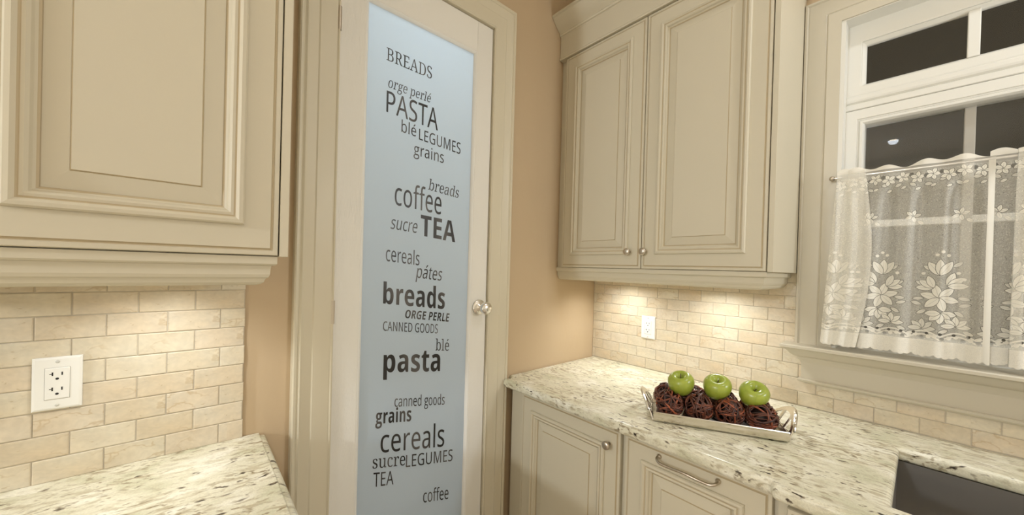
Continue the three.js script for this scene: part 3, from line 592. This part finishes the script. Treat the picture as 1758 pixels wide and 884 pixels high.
// Lace: transparency drawn in metres, repeat of 0.28 m across, 0.62 m high. White = thread.
const LW = 0.28, LH = 0.62;
function laceTexture() {
  const W = 1024, H = 2048, cv = document.createElement('canvas'); cv.width = W; cv.height = H;
  const c = cv.getContext('2d'), S = W / LW, Y = (y) => H - y * (H / LH), SY = H / LH;
  c.fillStyle = '#6e6e6e'; c.fillRect(0, 0, W, H);
  c.save();
  const px = (x) => x * S;
  for (let i = 0; i < 26000; i++) { const g = Math.floor(70 + rnd() * 100); c.fillStyle = 'rgb(' + g + ',' + g + ',' + g + ')'; c.fillRect(rnd() * W, rnd() * H, 3 + rnd() * 5, 3 + rnd() * 6); }
  const petal = (x, y, len, wid, ang, tone, rim) => {
    for (const w of [-LW, 0, LW]) {
      c.save(); c.translate(px(x + w), Y(y)); c.scale(1, SY / S); c.rotate(-ang); c.beginPath(); c.moveTo(0, 0);
      c.bezierCurveTo(len * 0.25 * S, -wid * S, len * 0.75 * S, -wid * 0.9 * S, len * S, 0); c.bezierCurveTo(len * 0.75 * S, wid * 0.9 * S, len * 0.25 * S, wid * S, 0, 0);
      c.fillStyle = tone; c.fill(); c.lineWidth = 5; c.strokeStyle = rim; c.stroke();
      c.beginPath(); c.moveTo(len * 0.1 * S, 0); c.lineTo(len * 0.85 * S, 0); c.lineWidth = 3; c.strokeStyle = '#8a8a8a'; c.stroke(); c.restore();
    }
  };
  const HI = '#e2e2e2', RIM = '#303030', LO = '#c4c4c4';
  const flower = (x, y, r, n, a0, tone = HI) => { for (let k = 0; k < n; k++) petal(x, y, r, r * 0.34, a0 + k * 6.283 / n, tone, RIM); dot(x, y, r * 0.16, '#505050'); };
  const dot = (x, y, r, f) => { for (const w of [-LW, 0, LW]) { c.beginPath(); c.ellipse(px(x + w), Y(y), r * S, r * SY, 0, 0, 7); c.fillStyle = f; c.fill(); } };
  for (const [bx, s] of [[0.068, 1], [0.208, -1]]) {                    // two tall lily bouquets, mirrored
    const P = (dx, y, len, wid, ang, tone = HI) => petal(bx + s * dx, y, len, wid, s > 0 ? ang : Math.PI - ang, tone, RIM);
    for (const [dx, y, a] of [[-0.030, 0.212, 2.7], [0.034, 0.215, 0.5], [-0.034, 0.180, 3.3], [0.036, 0.175, -0.1], [-0.028, 0.140, 3.8], [0.030, 0.140, -0.6], [0.020, 0.262, 0.6], [-0.022, 0.272, 2.5], [-0.036, 0.155, 2.9], [0.040, 0.155, 0.3]]) P(dx, y, 0.026, 0.008, a, LO);
    for (let k = 0; k < 6; k++) P(0.004, 0.178, 0.043, 0.015, 0.25 + k * 1.047);
    for (let k = 0; k < 5; k++) P(0.000, 0.132, 0.034, 0.013, 3.3 + k * 0.72);
    for (const a of [1.0, 1.55, 2.1]) P(0.004, 0.246, 0.050, 0.015, a);
    for (const a of [1.9, 2.5, 3.1]) P(-0.012, 0.214, 0.044, 0.014, a);
    for (const a of [0.0, 0.6, 1.2]) P(0.016, 0.208, 0.040, 0.013, a);
    for (const [dx, y] of [[0.0, 0.318], [0.012, 0.309], [-0.012, 0.307], [-0.034, 0.254], [0.040, 0.252], [-0.046, 0.235]]) dot(bx + s * dx, y, 0.0045, HI);
  }
  for (const x of [0.03, 0.135, 0.24]) { for (const a of [0.3, 1.3, 2.4, 3.6, 5.0]) petal(x, 0.432, 0.021, 0.0075, a, HI, RIM); petal(x + 0.012, 0.418, 0.018, 0.007, -0.7, HI, RIM); }
  for (let k = 0; k < 4; k++) { const x = 0.03 + k * LW / 4, y = 0.082 + (k % 2) * 0.012; for (const a of [0.0, 0.75, 1.57, 2.4, 3.14]) petal(x, y, 0.031, 0.0105, a, k % 2 ? HI : LO, RIM); petal(x - 0.014, y - 0.012, 0.024, 0.008, 3.6, LO, RIM); petal(x + 0.014, y - 0.012, 0.024, 0.008, -0.4, LO, RIM); }
  for (let k = 0; k < 4; k++) for (const w of [0, 1]) { c.beginPath(); c.lineWidth = 14; c.strokeStyle = HI; for (let i = 0; i <= 40; i++) { const x = k * LW / 4 + i / 40 * LW / 4, y = 0.060 + 0.014 * Math.abs(Math.sin(i / 40 * Math.PI)); i ? c.lineTo(px(x), Y(y - w * 0.010)) : c.moveTo(px(x), Y(y - w * 0.010)); } c.stroke(); }
  for (let k = 0; k < 20; k++) { dot(k * LW / 20 + 0.004, 0.054 + 0.004 * (k % 3), 0.0052, k % 3 ? HI : '#161616'); if (k % 2) dot(k * LW / 20, 0.068, 0.004, '#161616'); }
  for (let k = 0; k < 8; k++) { const x = k * LW / 8, y = 0.552 + 0.007 * (k % 2); for (let q = 0; q < 5; q++) petal(x, y, 0.019, 0.008, q * 1.257 + k, HI, RIM); petal(x + 0.016, y - 0.022, 0.020, 0.0075, -0.5 + (k % 3) * 0.5, LO, RIM); petal(x + 0.010, y - 0.030, 0.016, 0.006, 3.6, HI, RIM); dot(x + 0.02, y + 0.004, 0.006, '#202020'); }
  c.fillStyle = '#dcdcdc'; c.fillRect(0, Y(0.046), W, H); 
  for (let i = 0; i < 5200; i++) { const g = Math.floor(195 + rnd() * 45); c.fillStyle = 'rgb(' + g + ',' + g + ',' + g + ')'; c.fillRect(rnd() * W, Y(rnd() * 0.046), 5, 6); }
  c.fillStyle = '#d8d8d8'; c.fillRect(0, 0, W, Y(0.590));
  c.fillStyle = '#5a5a5a'; c.fillRect(0, Y(0.590), W, Y(0.574) - Y(0.590));
  c.restore();
  const tx = new THREE.CanvasTexture(cv); tx.wrapS = tx.wrapT = THREE.RepeatWrapping; tx.magFilter = THREE.LinearFilter;
  tx.repeat.set(1 / LW, 1 / LH);
  return tx;
}
M.lace = new THREE.MeshPhysicalMaterial({ color: new THREE.Color(0.86, 0.82, 0.72), alphaMap: laceTexture(), transparent: true, roughness: 0.9, side: THREE.DoubleSide });
M.hem = new THREE.MeshPhysicalMaterial({ color: new THREE.Color(0.86, 0.82, 0.72), transmission: 0.3, thickness: 0, roughness: 1, side: THREE.DoubleSide });
// plan(s, k): point [x, z] at arc position s (0..1) and height fraction k (0 hem, 1 rod)
function curtain(label, length, plan, u0, bottom, hemFrom) {
  const t = thing('cafe_curtain', label, 'curtain', [0, 0, 0], 0);
  const NS = 260, y1 = C + 0.842, y0 = bottom, strip = (ya, yb, rowsN, from = 0, lift = 0) => {
    const P = [], U = [], I = [];
    for (let j = 0; j <= rowsN; j++) for (let i = 0; i <= NS; i++) {
      const s = from + (1 - from) * i / NS, y = ya(s) + (yb(s) - ya(s)) * j / rowsN, k = Math.min(1, (y - y0) / (y1 - y0)), [x, z] = plan(s, Math.max(0, k));
      P.push(x, y, z + lift); U.push(u0 + s * length, (y - y0) + 0.0);
    }
    for (let j = 0; j < rowsN; j++) for (let i = 0; i < NS; i++) { const a = j * (NS + 1) + i, b = a + NS + 1; I.push(a, a + 1, b, a + 1, b + 1, b); }
    const g = new THREE.BufferGeometry(); g.setAttribute('position', new THREE.Float32BufferAttribute(P, 3)); g.setAttribute('uv', new THREE.Float32BufferAttribute(U, 2)); g.setIndex(I); g.computeVertexNormals(); return g;
  };
  const scal = (s) => y0 - 0.006 * Math.abs(Math.sin(s * length / 0.047 * Math.PI)) - 0.004 * Math.abs(Math.sin(s * length / 0.0157 * Math.PI)) + 0.004;
  part('panel', strip(scal, () => y1, 40), M.lace, t);
  const ruffle = (s) => y1 + 0.021 + 0.006 * Math.sin(s * length * 70) + 0.004 * Math.sin(s * length * 31 + 1);
  part('header', strip(() => y1, ruffle, 5), M.lace, t);
  if (hemFrom) part('side_hem', strip(scal, () => y1, 40, hemFrom, 0.0007), M.hem, t);
  return t;
}
const wave = (s, n, ph) => Math.sin(s * n * 6.283 + ph);
curtain('white lace café curtain with a folded left edge, hanging from the rod at the left', 0.53, (s, k) => {
  // a front layer from the casing, folded back under itself, then running flat to the right
  const f = 1 - k, xe = 1.120 - 0.010 * f + 0.026 * Math.sin(k * 3.14), xl = 1.047 - 0.030 * f; let x, z;
  if (s < 0.17) { const q = s / 0.17; x = xl + q * (xe - xl); z = 0.064 + 0.012 * f + 0.006 * Math.sin(q * 15) * (1 - q * q) ; }
  else if (s < 0.31) { const q = (s - 0.17) / 0.14, w = Math.sin(q * 3.14); x = xe - q * (xe - xl - 0.012); z = 0.064 + 0.012 * f - 0.012 * q + 0.004 * w + 0.003 * Math.sin(q * 14) * q; }
  else { const q = (s - 0.31) / 0.69, xs = xl + 0.012; x = xs + (1.384 - xs) * q; z = 0.050 + 0.012 * f - 0.010 * Math.min(1, q * 6) + 0.006 * f * q + (0.013 * wave(q, 4.4, 0.6) * (0.5 + 0.5 * k) + 0.0035 * wave(q, 9.3, 2) * k) * Math.min(1, q * 8) + (q > 0.88 ? (q - 0.88) * 0.12 : 0); }
  const rod = s < 0.17 ? 0.0590 : s < 0.31 ? 0.0565 : 0.0540 + 0.0035 * (1 + wave(s, 6, 0));
  z += (rod - z) * smooth(k, 0.80, 0.985);
  return [x, z];
}, 0.055, C + 0.263, 0.974);
curtain('white lace café curtain at the right, its pleat hanging behind the other curtain', 0.66, (s, k) => {
  const f = 1 - k; let x, z;
  if (s < 0.11) { const q = s / 0.11; x = 1.374 + q * 0.066; z = 0.036 + 0.004 * q; }
  else if (s < 0.15) { const q = (s - 0.11) / 0.04; x = 1.440 - q * (0.020 + 0.004 * f); z = 0.040 + 0.012 * q + 0.006 * f * q; }
  else { const q = (s - 0.15) / 0.85; x = 1.420 - 0.004 * f + q * 0.47; z = 0.052 + 0.006 * f + 0.014 * Math.min(1, q * 14) + 0.010 * (wave(q, 5.2, 1.2) - Math.sin(1.2)) * Math.min(1, q * 14); }
  const rod = s < 0.11 ? 0.0532 : s < 0.15 ? 0.0565 : 0.0590 + 0.003 * (1 + wave(s, 6, 0));
  z += (rod - z) * smooth(k, 0.80, 0.985);
  return [x, z];
}, 0.115, C + 0.263);

renderer.render(scene, camera);
